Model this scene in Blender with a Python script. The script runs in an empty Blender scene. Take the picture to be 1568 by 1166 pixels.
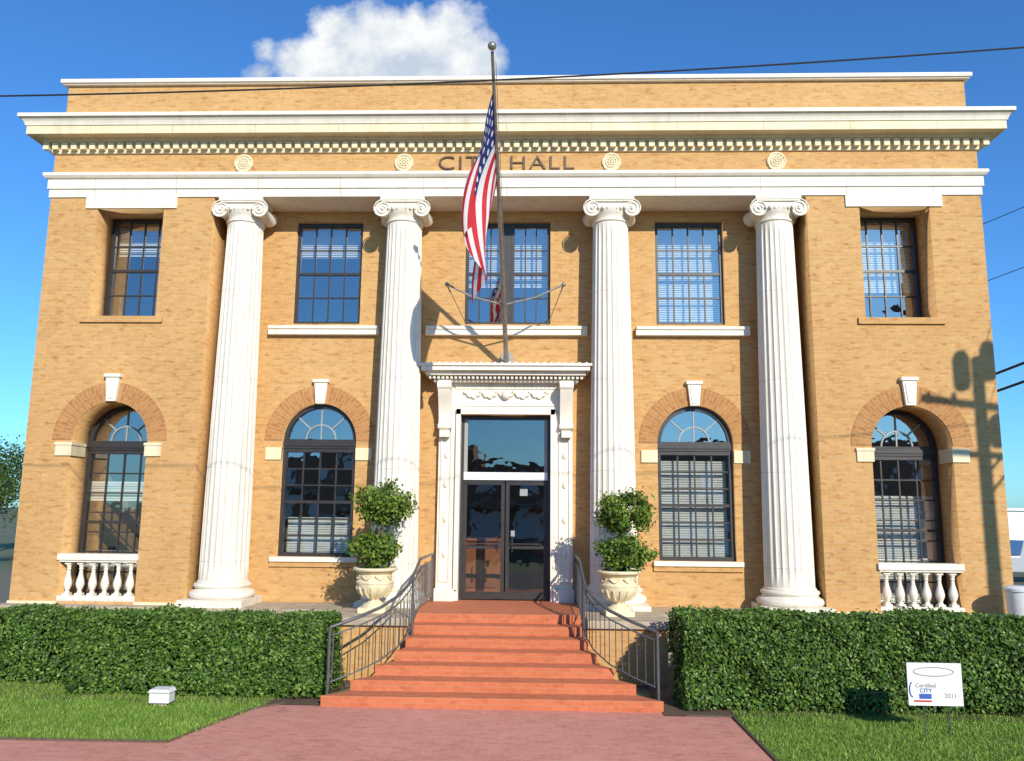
import bpy, bmesh, math, random
import numpy as np
from mathutils import Vector, Matrix
random.seed(7); rng=np.random.default_rng(7)
scn=bpy.context.scene
scn.view_settings.view_transform='Standard'; scn.view_settings.look='None'; scn.view_settings.exposure=0
rad=math.radians
# ------------------------------------------------------------------ helpers
class MB:
    def __init__(s): s.v=[]; s.f=[]; s.uv=None
    def add(s,vs,fs):
        n=len(s.v); s.v+= [tuple(p) for p in vs]; s.f+=[tuple(i+n for i in f) for f in fs]; return s
    def box(s,x0,x1,y0,y1,z0,z1):
        return s.add([(x0,y0,z0),(x1,y0,z0),(x1,y1,z0),(x0,y1,z0),(x0,y0,z1),(x1,y0,z1),(x1,y1,z1),(x0,y1,z1)],
            [(3,2,1,0),(4,5,6,7),(0,1,5,4),(1,2,6,5),(2,3,7,6),(3,0,4,7)])
    def lathe(s,cx,cy,prof,n=32,fn=None,sx=1,sy=1):
        vs=[];fs=[]
        for r,z in prof:
            for i in range(n):
                a=2*math.pi*i/n; rr=fn(r,z,a) if fn else r
                vs.append((cx+rr*math.cos(a)*sx,cy+rr*math.sin(a)*sy,z))
        m=len(prof)
        for j in range(m-1):
            for i in range(n):
                k=(i+1)%n
                fs.append((j*n+i,j*n+k,(j+1)*n+k,(j+1)*n+i))
        fs.append(tuple(range(n-1,-1,-1))); fs.append(tuple((m-1)*n+i for i in range(n)))
        return s.add(vs,fs)
    def prism(s,poly,y0,y1):
        n=len(poly)
        vs=[(x,y0,z) for x,z in poly]+[(x,y1,z) for x,z in poly]
        fs=[tuple(range(n)),tuple(range(2*n-1,n-1,-1))]+[((i+1)%n,i,n+i,n+(i+1)%n) for i in range(n)]
        return s.add(vs,fs)
    def prismz(s,poly,z0,z1,bottom=False):
        n=len(poly)
        vs=[(x,y,z0) for x,y in poly]+[(x,y,z1) for x,y in poly]
        fs=[tuple(range(n,2*n))]+[(i,(i+1)%n,n+(i+1)%n,n+i) for i in range(n)]
        if bottom: fs.append(tuple(range(n-1,-1,-1)))
        return s.add(vs,fs)
    def tube(s,pts,r,n=8,closed=False):
        pts=[Vector(p) for p in pts]; m=len(pts); vs=[];fs=[]
        for j,p in enumerate(pts):
            if closed: t=pts[(j+1)%m]-pts[j-1]
            else: t=pts[min(j+1,m-1)]-pts[max(j-1,0)]
            t.normalize()
            up=Vector((0,0,1)) if abs(t.z)<.9 else Vector((0,1,0))
            a=t.cross(up).normalized(); b=a.cross(t)
            rr=r[j] if isinstance(r,(list,tuple)) else r
            for i in range(n):
                q=2*math.pi*i/n
                vs.append(p+a*math.cos(q)*rr+b*math.sin(q)*rr)
        for j in range(m if closed else m-1):
            k=(j+1)%m
            for i in range(n):
                h=(i+1)%n
                fs.append((j*n+i,j*n+h,k*n+h,k*n+i))
        if not closed:
            fs.append(tuple(range(n-1,-1,-1))); fs.append(tuple((m-1)*n+i for i in range(n)))
        return s.add(vs,fs)
    def sphere(s,c,r,n=16,m=10,sz=1):
        prof=[(max(1e-4,r*math.sin(math.pi*j/m)),c[2]-sz*r*math.cos(math.pi*j/m)) for j in range(m+1)]
        return s.lathe(c[0],c[1],prof,n)
    def obj(s,name,mat,parent=None,smooth=False,recalc=True,bevel=0):
        me=bpy.data.meshes.new(name); me.from_pydata(s.v,[],s.f); me.update()
        if recalc:
            bm=bmesh.new(); bm.from_mesh(me); bmesh.ops.recalc_face_normals(bm,faces=bm.faces); bm.to_mesh(me); bm.free()
        if smooth:
            me.polygons.foreach_set('use_smooth',[True]*len(me.polygons)); me.set_sharp_from_angle(angle=rad(smooth if smooth>1 else 40))
        o=bpy.data.objects.new(name,me); scn.collection.objects.link(o)
        if mat: me.materials.append(mat)
        if parent: o.parent=parent
        if bevel:
            b=o.modifiers.new('bevel','BEVEL'); b.width=bevel; b.segments=2; b.limit_method='ANGLE'
        return o
def empty(name,loc=(0,0,0)):
    o=bpy.data.objects.new(name,None); o.location=loc; scn.collection.objects.link(o); return o
def holed(name,outer,holes,y0,y1,mat,parent):
    cu=bpy.data.curves.new(name,'CURVE'); cu.dimensions='2D'; cu.fill_mode='BOTH'; cu.extrude=(y1-y0)/2
    for P in [outer]+holes:
        sp=cu.splines.new('POLY'); sp.points.add(len(P)-1)
        for i,(x,z) in enumerate(P): sp.points[i].co=(x,z,0,1)
        sp.use_cyclic_u=True
    o=bpy.data.objects.new(name+'_c',cu); scn.collection.objects.link(o)
    bpy.context.view_layer.update()
    dg=bpy.context.evaluated_depsgraph_get()
    me=bpy.data.meshes.new_from_object(o.evaluated_get(dg))
    bpy.data.objects.remove(o)
    for v in me.vertices:
        x,z,d=v.co; v.co=(x,(y0+y1)/2+d,z)
    bm=bmesh.new(); bm.from_mesh(me); bmesh.ops.remove_doubles(bm,verts=bm.verts,dist=1e-4); bmesh.ops.recalc_face_normals(bm,faces=bm.faces); bm.to_mesh(me); bm.free()
    me.name=name; me.materials.clear(); me.materials.append(mat)
    ob=bpy.data.objects.new(name,me); scn.collection.objects.link(ob); ob.parent=parent
    return ob
def rect(x0,x1,z0,z1): return [(x0,z0),(x1,z0),(x1,z1),(x0,z1)]
def arch(cx,r,z0,zs,n=28):
    return [(cx-r,z0),(cx+r,z0)]+[(cx+r*math.cos(math.pi*i/n),zs+r*math.sin(math.pi*i/n)) for i in range(n+1)]
# ------------------------------------------------------------------ materials
def newmat(name):
    m=bpy.data.materials.new(name); m.use_nodes=True; nt=m.node_tree; nt.nodes.clear()
    o=nt.nodes.new('ShaderNodeOutputMaterial'); b=nt.nodes.new('ShaderNodeBsdfPrincipled'); nt.links.new(b.outputs[0],o.inputs[0])
    return m,nt,b
def N(nt,t,**k):
    n=nt.nodes.new(t)
    for a,v in k.items(): setattr(n,a,v)
    return n
def mixc(nt,fac,a,b,mode='MIX'):
    n=N(nt,'ShaderNodeMix',data_type='RGBA',blend_type=mode)
    for s,x in ((0,fac),(6,a),(7,b)):
        if isinstance(x,(int,float)): n.inputs[s].default_value=x
        elif isinstance(x,tuple): n.inputs[s].default_value=(*x,1) if len(x)==3 else x
        else: nt.links.new(x,n.inputs[s])
    return n.outputs[2]
def ramp(nt,src,a,b,va=0.,vb=1.):
    n=N(nt,'ShaderNodeMapRange'); n.inputs[1].default_value=a; n.inputs[2].default_value=b; n.inputs[3].default_value=va; n.inputs[4].default_value=vb
    nt.links.new(src,n.inputs[0]); return n.outputs[0]
def noise(nt,scale,det=3,vec=None,rough=.55):
    n=N(nt,'ShaderNodeTexNoise'); n.inputs['Scale'].default_value=scale; n.inputs['Detail'].default_value=det; n.inputs['Roughness'].default_value=rough
    if vec is not None: nt.links.new(vec,n.inputs['Vector'])
    return n.outputs[0]
def pos(nt): return N(nt,'ShaderNodeNewGeometry').outputs['Position']
def mathn(nt,op,a,b=None):
    n=N(nt,'ShaderNodeMath',operation=op)
    for i,x in enumerate((a,b)):
        if x is None: continue
        if isinstance(x,(int,float)): n.inputs[i].default_value=x
        else: nt.links.new(x,n.inputs[i])
    return n.outputs[0]
def bump(nt,b,h,st=.3,dist=.01):
    n=N(nt,'ShaderNodeBump'); n.inputs['Strength'].default_value=st; n.inputs['Distance'].default_value=dist
    nt.links.new(h,n.inputs['Height']); nt.links.new(n.outputs[0],b.inputs['Normal'])
def simple(name,col,rough=.6,var=.12,scale=6,metal=0,streak=0,bmp=0,joint=0):
    m,nt,b=newmat(name); p=pos(nt)
    n1=noise(nt,scale,3,p)
    c=mixc(nt,ramp(nt,n1,.3,.7),tuple(x*(1-var) for x in col),tuple(min(1,x*(1+var*.6)) for x in col))
    if streak:
        mp=N(nt,'ShaderNodeMapping'); mp.inputs['Scale'].default_value=(5,5,.35); nt.links.new(p,mp.inputs[0])
        n2=noise(nt,1.2,4,mp.outputs[0],.65)
        c=mixc(nt,ramp(nt,n2,.50,.78,0,streak),c,tuple(x*k for x,k in zip(col,(.62,.54,.42))))
    if joint:
        s=N(nt,'ShaderNodeSeparateXYZ'); nt.links.new(p,s.inputs[0])
        f=mathn(nt,'FRACT',mathn(nt,'MULTIPLY',s.outputs[2],1/joint)); f=mathn(nt,'LESS_THAN',f,.012/joint)
        c=mixc(nt,mathn(nt,'MULTIPLY',f,.6),c,tuple(x*.5 for x in col))
    nt.links.new(c,b.inputs['Base Color']); b.inputs['Roughness'].default_value=rough; b.inputs['Metallic'].default_value=metal
    if bmp: bump(nt,b,noise(nt,60,2,p),bmp,.004)
    return m
def brick(name,c1,c2,c3,mortar,bw=.205,rh=.075,ms=.009,uv=False,flat=False,bmp=.35,var=1.):
    m,nt,b=newmat(name)
    if uv:
        vec=N(nt,'ShaderNodeTexCoord').outputs['UV']; p=pos(nt)
    else:
        p=pos(nt); sx=N(nt,'ShaderNodeSeparateXYZ'); nt.links.new(p,sx.inputs[0]); cx=N(nt,'ShaderNodeCombineXYZ')
        if flat:
            nt.links.new(sx.outputs[0],cx.inputs[0]); nt.links.new(mathn(nt,'ADD',sx.outputs[1],sx.outputs[2]),cx.inputs[1])
        else:
            nt.links.new(mathn(nt,'ADD',sx.outputs[0],sx.outputs[1]),cx.inputs[0]); nt.links.new(sx.outputs[2],cx.inputs[1])
        vec=cx.outputs[0]
    t=N(nt,'ShaderNodeTexBrick'); nt.links.new(vec,t.inputs['Vector'])
    t.inputs['Scale'].default_value=1; t.inputs['Brick Width'].default_value=bw; t.inputs['Row Height'].default_value=rh; t.inputs['Mortar Size'].default_value=ms
    t.inputs['Mortar Smooth'].default_value=.3; t.inputs['Bias'].default_value=-.1
    t.inputs['Color1'].default_value=(*c1,1); t.inputs['Color2'].default_value=(*c2,1); t.inputs['Mortar'].default_value=(*mortar,1)
    mp=N(nt,'ShaderNodeMapping'); mp.inputs['Scale'].default_value=(1/bw,1/rh,1); nt.links.new(vec,mp.inputs[0])
    n1=noise(nt,.9,2,mp.outputs[0]); c=mixc(nt,ramp(nt,n1,.56,.72,0,.8*var),t.outputs[0],c3)
    n3=noise(nt,1.3,1,mp.outputs[0]); c=mixc(nt,ramp(nt,n3,.44,.30,0,.5*var),c,tuple(min(1,x*1.2) for x in c1))
    n2=noise(nt,.55,4,p,.6); c=mixc(nt,ramp(nt,n2,.35,.7,0,.45*var),c,mixc(nt,1.,c,(.80,.70,.60),'MULTIPLY'))
    nt.links.new(c,b.inputs['Base Color']); b.inputs['Roughness'].default_value=.85
    if bmp:
        h=mathn(nt,'SUBTRACT',n1,mathn(nt,'MULTIPLY',t.outputs['Fac'],1.2)); bump(nt,b,h,bmp,.006)
    return m
M={}
M['brick']=brick('buff_brick',(.60,.345,.125),(.52,.275,.085),(.37,.165,.05),(.52,.36,.18))
M['ring']=brick('arch_brick',(.47,.225,.075),(.37,.155,.045),(.26,.095,.03),(.46,.29,.13),bw=.21,rh=.075,uv=True)
M['step']=brick('red_step_brick',(.56,.165,.068),(.48,.13,.05),(.36,.095,.04),(.46,.21,.12),bw=.2,rh=.077,ms=.006,flat=True,bmp=.2,var=.8)
M['walk']=brick('red_paver',(.66,.28,.21),(.58,.225,.165),(.45,.165,.125),(.55,.36,.28),bw=.2,rh=.1,ms=.007,flat=True,bmp=.2,var=.9)
M['white']=simple('white_painted_stone',(.80,.74,.62),.6,.06,3,streak=.4)
M['shaft']=simple('column_stone',(.80,.74,.62),.6,.07,3,streak=.5,joint=1.83)
M['cream']=simple('cream_stone',(.76,.66,.43),.65,.08,3,streak=.5)
M['ledge']=simple('stone_ledge',(.46,.38,.27),.8,.25,4,streak=.5)
M['frame']=simple('bronze_window_frame',(.035,.03,.028),.4,.2,8)
M['muntin']=simple('grey_muntin',(.30,.31,.30),.5,.1,8)
M['iron']=simple('iron_railing',(.11,.115,.12),.4,.2,12,metal=.3)
M['letter']=simple('letter_bronze',(.11,.06,.035),.45,.2,12,metal=.2)
M['pole']=simple('aged_aluminium_pole',(.34,.31,.27),.4,.3,10,metal=.5)
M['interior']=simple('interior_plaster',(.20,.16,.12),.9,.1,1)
M['counter']=simple('wood_counter',(.36,.13,.05),.5,.2,3)
M['blind_refl']=simple('blind_and_pane_reflection',(.78,.78,.74),.8,.06,4)
M['bark']=simple('bark',(.14,.10,.07),.9,.3,20)
M['wood_pole']=simple('utility_pole_wood',(.12,.09,.07),.9,.3,12)
M['wire']=simple('black_cable',(.02,.02,.02),.6,.1,12)
M['asphalt']=simple('asphalt',(.05,.05,.05),.9,.2,20)
M['conc']=simple('concrete_edging',(.42,.36,.30),.9,.2,8)
M['soil']=simple('mulch_soil',(.12,.08,.05),.95,.3,20)
M['whitebox']=simple('white_plastic',(.75,.75,.73),.5,.05,6)
def glassmat(name,refl,tint):
    m=bpy.data.materials.new(name); m.use_nodes=True; nt=m.node_tree; nt.nodes.clear()
    o=N(nt,'ShaderNodeOutputMaterial'); t=N(nt,'ShaderNodeBsdfTransparent'); t.inputs[0].default_value=(*tint,1)
    g=N(nt,'ShaderNodeBsdfGlossy'); g.inputs['Roughness'].default_value=.015; g.inputs[0].default_value=(.95,.95,.95,1)
    p=pos(nt); bp=N(nt,'ShaderNodeBump'); bp.inputs['Strength'].default_value=.2; bp.inputs['Distance'].default_value=.012
    nt.links.new(noise(nt,2.5,2,p),bp.inputs['Height']); nt.links.new(bp.outputs[0],g.inputs['Normal'])
    x=N(nt,'ShaderNodeMixShader'); x.inputs[0].default_value=refl
    nt.links.new(t.outputs[0],x.inputs[1]); nt.links.new(g.outputs[0],x.inputs[2]); nt.links.new(x.outputs[0],o.inputs[0]); return m
M['glass']=glassmat('window_glass',.32,(.92,.95,.93))
M['doorglass']=glassmat('door_glass',.20,(.80,.80,.78))
def leafmat(name,a,b,c,tl=.25):
    m,nt,bs=newmat(name); g=N(nt,'ShaderNodeNewGeometry'); r=g.outputs['Random Per Island']
    cr=N(nt,'ShaderNodeValToRGB'); e=cr.color_ramp.elements; e[0].color=(*a,1); e[1].color=(*c,1); k=cr.color_ramp.elements.new(.55); k.color=(*b,1)
    nt.links.new(r,cr.inputs[0]); nz=noise(nt,1.6,2,g.outputs['Position'])
    col=mixc(nt,ramp(nt,nz,.35,.65,0,.55),cr.outputs[0],mixc(nt,1.,cr.outputs[0],(.5,.6,.45),'MULTIPLY'))
    nt.links.new(col,bs.inputs['Base Color']); bs.inputs['Roughness'].default_value=.5; bs.inputs['Specular IOR Level'].default_value=.3
    if tl:
        tr=N(nt,'ShaderNodeBsdfTranslucent'); nt.links.new(col,tr.inputs[0]); mx=N(nt,'ShaderNodeMixShader'); mx.inputs[0].default_value=tl
        out=[n for n in nt.nodes if n.type=='OUTPUT_MATERIAL'][0]
        nt.links.new(bs.outputs[0],mx.inputs[1]); nt.links.new(tr.outputs[0],mx.inputs[2]); nt.links.new(mx.outputs[0],out.inputs[0])
    return m
M['hedge']=leafmat('hedge_leaves',(.028,.07,.010),(.065,.145,.018),(.19,.29,.05),0)
M['topi']=leafmat('topiary_leaves',(.05,.11,.015),(.14,.24,.03),(.30,.38,.06),.25)
M['tree']=leafmat('tree_leaves',(.03,.07,.015),(.06,.12,.02),(.11,.18,.04),0)
M['grass']=leafmat('grass_blades',(.09,.19,.02),(.18,.31,.035),(.32,.42,.09),0)
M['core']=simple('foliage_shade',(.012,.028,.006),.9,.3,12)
m,nt,b=newmat('lawn_ground'); p=pos(nt)
c=mixc(nt,ramp(nt,noise(nt,.8,4,p),.35,.65),(.13,.24,.03),(.21,.29,.055)); c=mixc(nt,ramp(nt,noise(nt,30,3,p),.4,.7,0,.5),c,(.07,.12,.02))
nt.links.new(c,b.inputs['Base Color']); b.inputs['Roughness'].default_value=.95; M['lawn']=m
m,nt,b=newmat('far_ground'); p=pos(nt)
c=mixc(nt,ramp(nt,noise(nt,.05,4,p),.4,.6),(.09,.12,.04),(.16,.15,.10)); nt.links.new(c,b.inputs['Base Color']); b.inputs['Roughness'].default_value=.95; M['ground']=m
# flag
m,nt,b=newmat('american_flag_cloth'); uv=N(nt,'ShaderNodeTexCoord').outputs['UV']; s=N(nt,'ShaderNodeSeparateXYZ'); nt.links.new(uv,s.inputs[0])
U,V=s.outputs[0],s.outputs[1]
st=mathn(nt,'LESS_THAN',mathn(nt,'FRACT',mathn(nt,'MULTIPLY',U,6.5)),.5)
c=mixc(nt,st,(.80,.80,.80),(.60,.02,.03))
can=mathn(nt,'MULTIPLY',mathn(nt,'LESS_THAN',U,7/13),mathn(nt,'LESS_THAN',V,.4))
fx=mathn(nt,'SUBTRACT',mathn(nt,'FRACT',mathn(nt,'MULTIPLY',U,9/(7/13)*.55)),.5); fy=mathn(nt,'SUBTRACT',mathn(nt,'FRACT',mathn(nt,'MULTIPLY',V,6/.4)),.5)
d=mathn(nt,'SQRT',mathn(nt,'ADD',mathn(nt,'POWER',mathn(nt,'ABSOLUTE',fx),2),mathn(nt,'POWER',mathn(nt,'ABSOLUTE',fy),2)))
star=mathn(nt,'LESS_THAN',d,.25); cc=mixc(nt,star,(.02,.04,.20),(.8,.8,.8)); c=mixc(nt,can,c,cc)
nt.links.new(c,b.inputs['Base Color']); b.inputs['Roughness'].default_value=.7
tr=N(nt,'ShaderNodeBsdfTranslucent'); nt.links.new(c,tr.inputs[0]); mx=N(nt,'ShaderNodeMixShader'); mx.inputs[0].default_value=.35
out=[n for n in nt.nodes if n.type=='OUTPUT_MATERIAL'][0]; nt.links.new(b.outputs[0],mx.inputs[1]); nt.links.new(tr.outputs[0],mx.inputs[2]); nt.links.new(mx.outputs[0],out.inputs[0])
M['flag']=m
# ------------------------------------------------------------------ camera
yaw,pitch,roll=rad(-1.910),rad(9.047),rad(.562)
fw=Vector((math.sin(yaw)*math.cos(pitch),math.cos(yaw)*math.cos(pitch),math.sin(pitch)))
r=Vector((math.cos(yaw),-math.sin(yaw),0)); u=r.cross(fw)
r2=r*math.cos(roll)+u*math.sin(roll); u2=-r*math.sin(roll)+u*math.cos(roll)
cam=bpy.data.cameras.new('camera'); co=bpy.data.objects.new('camera',cam); scn.collection.objects.link(co)
mt=Matrix((r2,u2,-fw)).transposed().to_4x4(); mt.translation=(.679,-16,2.9); co.matrix_world=mt
cam.sensor_width=36; cam.lens=36*1240/1568; cam.clip_end=3000; scn.camera=co
# ------------------------------------------------------------------ light
AZ,EL=24,25.5
to=Vector((math.sin(rad(AZ))*math.cos(rad(EL)),-math.cos(rad(AZ))*math.cos(rad(EL)),math.sin(rad(EL))))
L=bpy.data.lights.new('sun','SUN'); L.energy=5.0; L.angle=rad(.5); L.color=(1,.93,.80)
lo=bpy.data.objects.new('sun',L); scn.collection.objects.link(lo); lo.rotation_euler=to.to_track_quat('Z','Y').to_euler()
w=bpy.data.worlds.new('World'); scn.world=w; w.use_nodes=True; nt=w.node_tree; nt.nodes.clear()
sky=N(nt,'ShaderNodeTexSky',sky_type='NISHITA'); sky.sun_disc=False; sky.sun_elevation=rad(EL); sky.sun_rotation=rad(180-AZ)
sky.air_density=1.0; sky.dust_density=.3; sky.ozone_density=2.0
g=N(nt,'ShaderNodeTexCoord').outputs['Generated']; s=N(nt,'ShaderNodeSeparateXYZ'); nt.links.new(g,s.inputs[0])
yy=mathn(nt,'MAXIMUM',s.outputs[1],.05); ax=mathn(nt,'DIVIDE',s.outputs[0],yy); az=mathn(nt,'DIVIDE',s.outputs[2],yy)
cb=N(nt,'ShaderNodeCombineXYZ'); nt.links.new(ax,cb.inputs[0]); nt.links.new(az,cb.inputs[1])
best=None
for (x,z,rr) in [(-.315,.59,.05),(-.275,.635,.042),(-.215,.60,.08),(-.175,.645,.035),(-.125,.64,.045),(-.10,.585,.06),(-.15,.57,.09),(-.25,.57,.08),(-.375,.572,.022),(-.37,.605,.016)]:
    dx=mathn(nt,'SUBTRACT',ax,x); dz=mathn(nt,'SUBTRACT',az,z)
    d=mathn(nt,'SQRT',mathn(nt,'ADD',mathn(nt,'MULTIPLY',dx,dx),mathn(nt,'MULTIPLY',dz,dz)))
    q=mathn(nt,'SUBTRACT',rr,d)
    best=q if best is None else mathn(nt,'MAXIMUM',best,q)
n1=noise(nt,18,5,cb.outputs[0],.62)
dn=mathn(nt,'ADD',best,mathn(nt,'MULTIPLY',mathn(nt,'SUBTRACT',n1,.5),.085))
front=mathn(nt,'GREATER_THAN',s.outputs[1],.1)
cl=mathn(nt,'MULTIPLY',ramp(nt,dn,-.006,.024),front)
n2=noise(nt,14,4,cb.outputs[0],.6)
sh=mathn(nt,'ADD',mathn(nt,'MULTIPLY',n2,.9),mathn(nt,'MULTIPLY',az,1.6))
ccol=mixc(nt,ramp(nt,sh,1.28,1.55),(4.2,4.9,5.8),(7.3,7.4,7.4))
skyc=mixc(nt,1.,sky.outputs[0],(.42,.90,1.42),'MULTIPLY')
fin=mixc(nt,cl,skyc,ccol)
bg=N(nt,'ShaderNodeBackground'); bg.inputs[1].default_value=.135; nt.links.new(fin,bg.inputs[0])
ow=N(nt,'ShaderNodeOutputWorld'); nt.links.new(bg.outputs[0],ow.inputs[0])
# ------------------------------------------------------------------ ground
MB().add([(-800,-800,-.012),(800,-800,-.012),(800,800,-.012),(-800,800,-.012)],[(0,1,2,3)]).obj('ground',M['ground'],recalc=False)
MB().add([(-200,-22,-.005),(200,-22,-.005),(200,-9.4,-.005),(-200,-9.4,-.005)],[(0,1,2,3)]).obj('street',M['asphalt'],recalc=False)
kb=MB(); kb.box(-200,200,-9.4,-9.25,-.01,.004); kb.obj('street_kerb',M['conc'])
wk=MB(); wk.add([(-60,-9.25,.0),(60,-9.25,.0),(60,-5.6,.0),(3.55,-5.6,.0),(3.5,-3.75,.0),(3.2,-3.3,0),(-3.1,-3.3,0),(-3.45,-3.75,.0),(-3.7,-4.6,0),(-3.9,-5.5,.0),(-60,-5.5,.0)],[tuple(range(11))]).obj('brick_walkway',M['walk'],recalc=False)
lw=MB()
Lp=[(-60,-5.5),(-3.9,-5.5),(-3.7,-4.6),(-3.45,-3.75),(-3.1,-3.3),(-3.1,4),(-60,4)]
Rp=[(3.55,-6.6),(60,-6.6),(60,4),(3.2,4),(3.2,-3.3),(3.5,-3.75)]
lw.add([(x,y,.006) for x,y in Lp],[tuple(range(7))]); lw.add([(x,y,.006) for x,y in Rp],[tuple(range(6))]); lw.obj('lawn',M['lawn'],recalc=False)
sb=MB(); sb.add([(-14,-3.3,.012),(-2.5,-3.5,.012),(-2.5,0,.012),(-14,0,.012)],[(0,1,2,3)]); sb.add([(2.5,-3.75,.012),(16,-3.75,.012),(16,0,.012),(2.5,0,.012)],[(0,1,2,3)]); sb.obj('planting_bed_soil',M['soil'],recalc=False)
ed=MB()
ed.tube([(-60,-5.5,.0),(-3.9,-5.5,.0),(-3.7,-4.6,.0),(-3.45,-3.75,.0),(-3.1,-3.4,.0)],.028,6); ed.tube([(3.5,-6.6,.0),(3.47,-3.75,.0),(2.8,-3.72,.0)],.028,6)
ed.obj('walkway_edging',M['soil'])
def blades(n,region,h=.05):
    (x0,x1,y0,y1,test)=region
    P=rng.uniform((x0,y0),(x1,y1),(n*2,2)); P=[p for p in P if test(p[0],p[1])][:n]
    P=np.array(P); n=len(P); a=rng.uniform(0,2*np.pi,n); hh=h*rng.uniform(.4,1.3,n); w=.006
    dx=np.cos(a)*w; dy=np.sin(a)*w; lx=rng.normal(0,.4,n)*hh; ly=rng.normal(0,.4,n)*hh
    v=np.zeros((n,3,3)); v[:,0]=np.c_[P[:,0]-dx,P[:,1]-dy,np.full(n,.006)]; v[:,1]=np.c_[P[:,0]+dx,P[:,1]+dy,np.full(n,.006)]; v[:,2]=np.c_[P[:,0]+lx,P[:,1]+ly,.006+hh]
    return v.reshape(-1,3)
V1=blades(38000,(-9.5,-3.0,-5.5,-2.2,lambda x,y: x<-3.9+(-(-5.5)+y)*.26+rng.normal(0,.04) ))
V2=blades(42000,(3.52,9.8,-6.9,-3.4,lambda x,y: y>-6.6))
VV=np.concatenate([V1,V2]); me=bpy.data.meshes.new('lawn_grass'); k=len(VV)//3
me.vertices.add(len(VV)); me.vertices.foreach_set('co',VV.ravel()); me.loops.add(len(VV)); me.loops.foreach_set('vertex_index',np.arange(len(VV))); me.polygons.add(k); me.polygons.foreach_set('loop_start',np.arange(k)*3); me.update(calc_edges=True)
me.materials.append(M['grass']); o=bpy.data.objects.new('lawn_grass',me); scn.collection.objects.link(o)
def leafobj(name,P,Nrm,size,mat,parent=None):
    n=len(P); Nrm=Nrm/np.linalg.norm(Nrm,axis=1)[:,None]
    t=rng.normal(size=(n,3)); a=np.cross(Nrm,t); a/=np.linalg.norm(a,axis=1)[:,None]; b=np.cross(Nrm,a)
    s=size*rng.uniform(.6,1.25,n)[:,None]
    v=np.zeros((n,4,3)); v[:,0]=P-a*s*.5; v[:,1]=P+b*s*.28+Nrm*s*.06; v[:,2]=P+a*s*.5; v[:,3]=P-b*s*.28+Nrm*s*.06
    v=v.reshape(-1,3); me=bpy.data.meshes.new(name)
    me.vertices.add(4*n); me.vertices.foreach_set('co',v.ravel()); me.loops.add(4*n); me.loops.foreach_set('vertex_index',np.arange(4*n)); me.polygons.add(n); me.polygons.foreach_set('loop_start',np.arange(n)*4); me.update(calc_edges=True)
    me.materials.append(mat); o=bpy.data.objects.new(name,me); scn.collection.objects.link(o)
    if parent: o.parent=parent
    return o
def wob(x,y,z): return .05*np.sin(x*2.1+z*3)+.035*np.sin(x*5.3+y*4+1)+.03*np.sin(z*7+x*3)+.025*np.sin(x*11+z*9)
def hedge(x0,x1,y0,y1,h,n):
    e=empty('hedge')
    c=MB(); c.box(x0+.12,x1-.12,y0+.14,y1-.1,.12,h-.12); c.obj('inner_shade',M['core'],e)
    aF=(x1-x0)*h; aT=(x1-x0)*(y1-y0); aS=(y1-y0)*h; tot=aF*2+aT+2*aS
    P=[];Q=[]
    nf=int(n*aF*1.5/tot); U=rng.random((nf,2)); X=x0+U[:,0]*(x1-x0); Z=.05+U[:,1]**.88*(h-.05); Y=y0+wob(X,0,Z)*1.0+rng.exponential(.04,nf)-.03
    P.append(np.c_[X,Y,Z]); Q.append(np.c_[np.zeros(nf),-np.ones(nf),np.full(nf,.5)])
    nb=int(n*aF*.2/tot); U=rng.random((nb,2)); X=x0+U[:,0]*(x1-x0); Z=.03+U[:,1]*(h-.03); P.append(np.c_[X,np.full(nb,y1)+rng.normal(0,.03,nb),Z]); Q.append(np.c_[np.zeros(nb),np.ones(nb),np.full(nb,.5)])
    nt_=int(n*aT*1.6/tot); U=rng.random((nt_,2)); X=x0+U[:,0]*(x1-x0); Y=y0+U[:,1]*(y1-y0); Z=h+wob(X,Y,0)*.5+rng.normal(0,.028,nt_); P.append(np.c_[X,Y,Z]); Q.append(np.c_[np.zeros(nt_),-np.full(nt_,.3),np.ones(nt_)])
    for xx,sg in ((x0,-1),(x1,1)):
        ns=int(n*aS*1.4/tot); U=rng.random((ns,2)); Y=y0+U[:,0]*(y1-y0); Z=.03+U[:,1]*(h-.03); P.append(np.c_[xx+wob(Y,0,Z)*.7+rng.normal(0,.03,ns),Y,Z]); Q.append(np.c_[np.full(ns,sg),np.zeros(ns),np.full(ns,.4)])
    P=np.concatenate(P); Q=np.concatenate(Q).astype(float)+rng.normal(0,.75,(len(P),3))
    leafobj('leaves',P,Q,.066,M['hedge'],e)
    s=MB()
    for i in range(int((x1-x0)/.35)):
        x=x0+.2+i*.35; s.tube([(x,(y0+y1)/2,0),(x+random.uniform(-.08,.08),(y0+y1)/2,.4)],.018,5)
    s.obj('stems',M['bark'],e)
hedge(2.85,12.2,-3.5,-2.35,1.30,54000)
hedge(-6.55,-2.62,-3.15,-2.05,1.14,26000)
hedge(-12.5,-6.75,-2.45,-1.4,1.07,26000)
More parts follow.
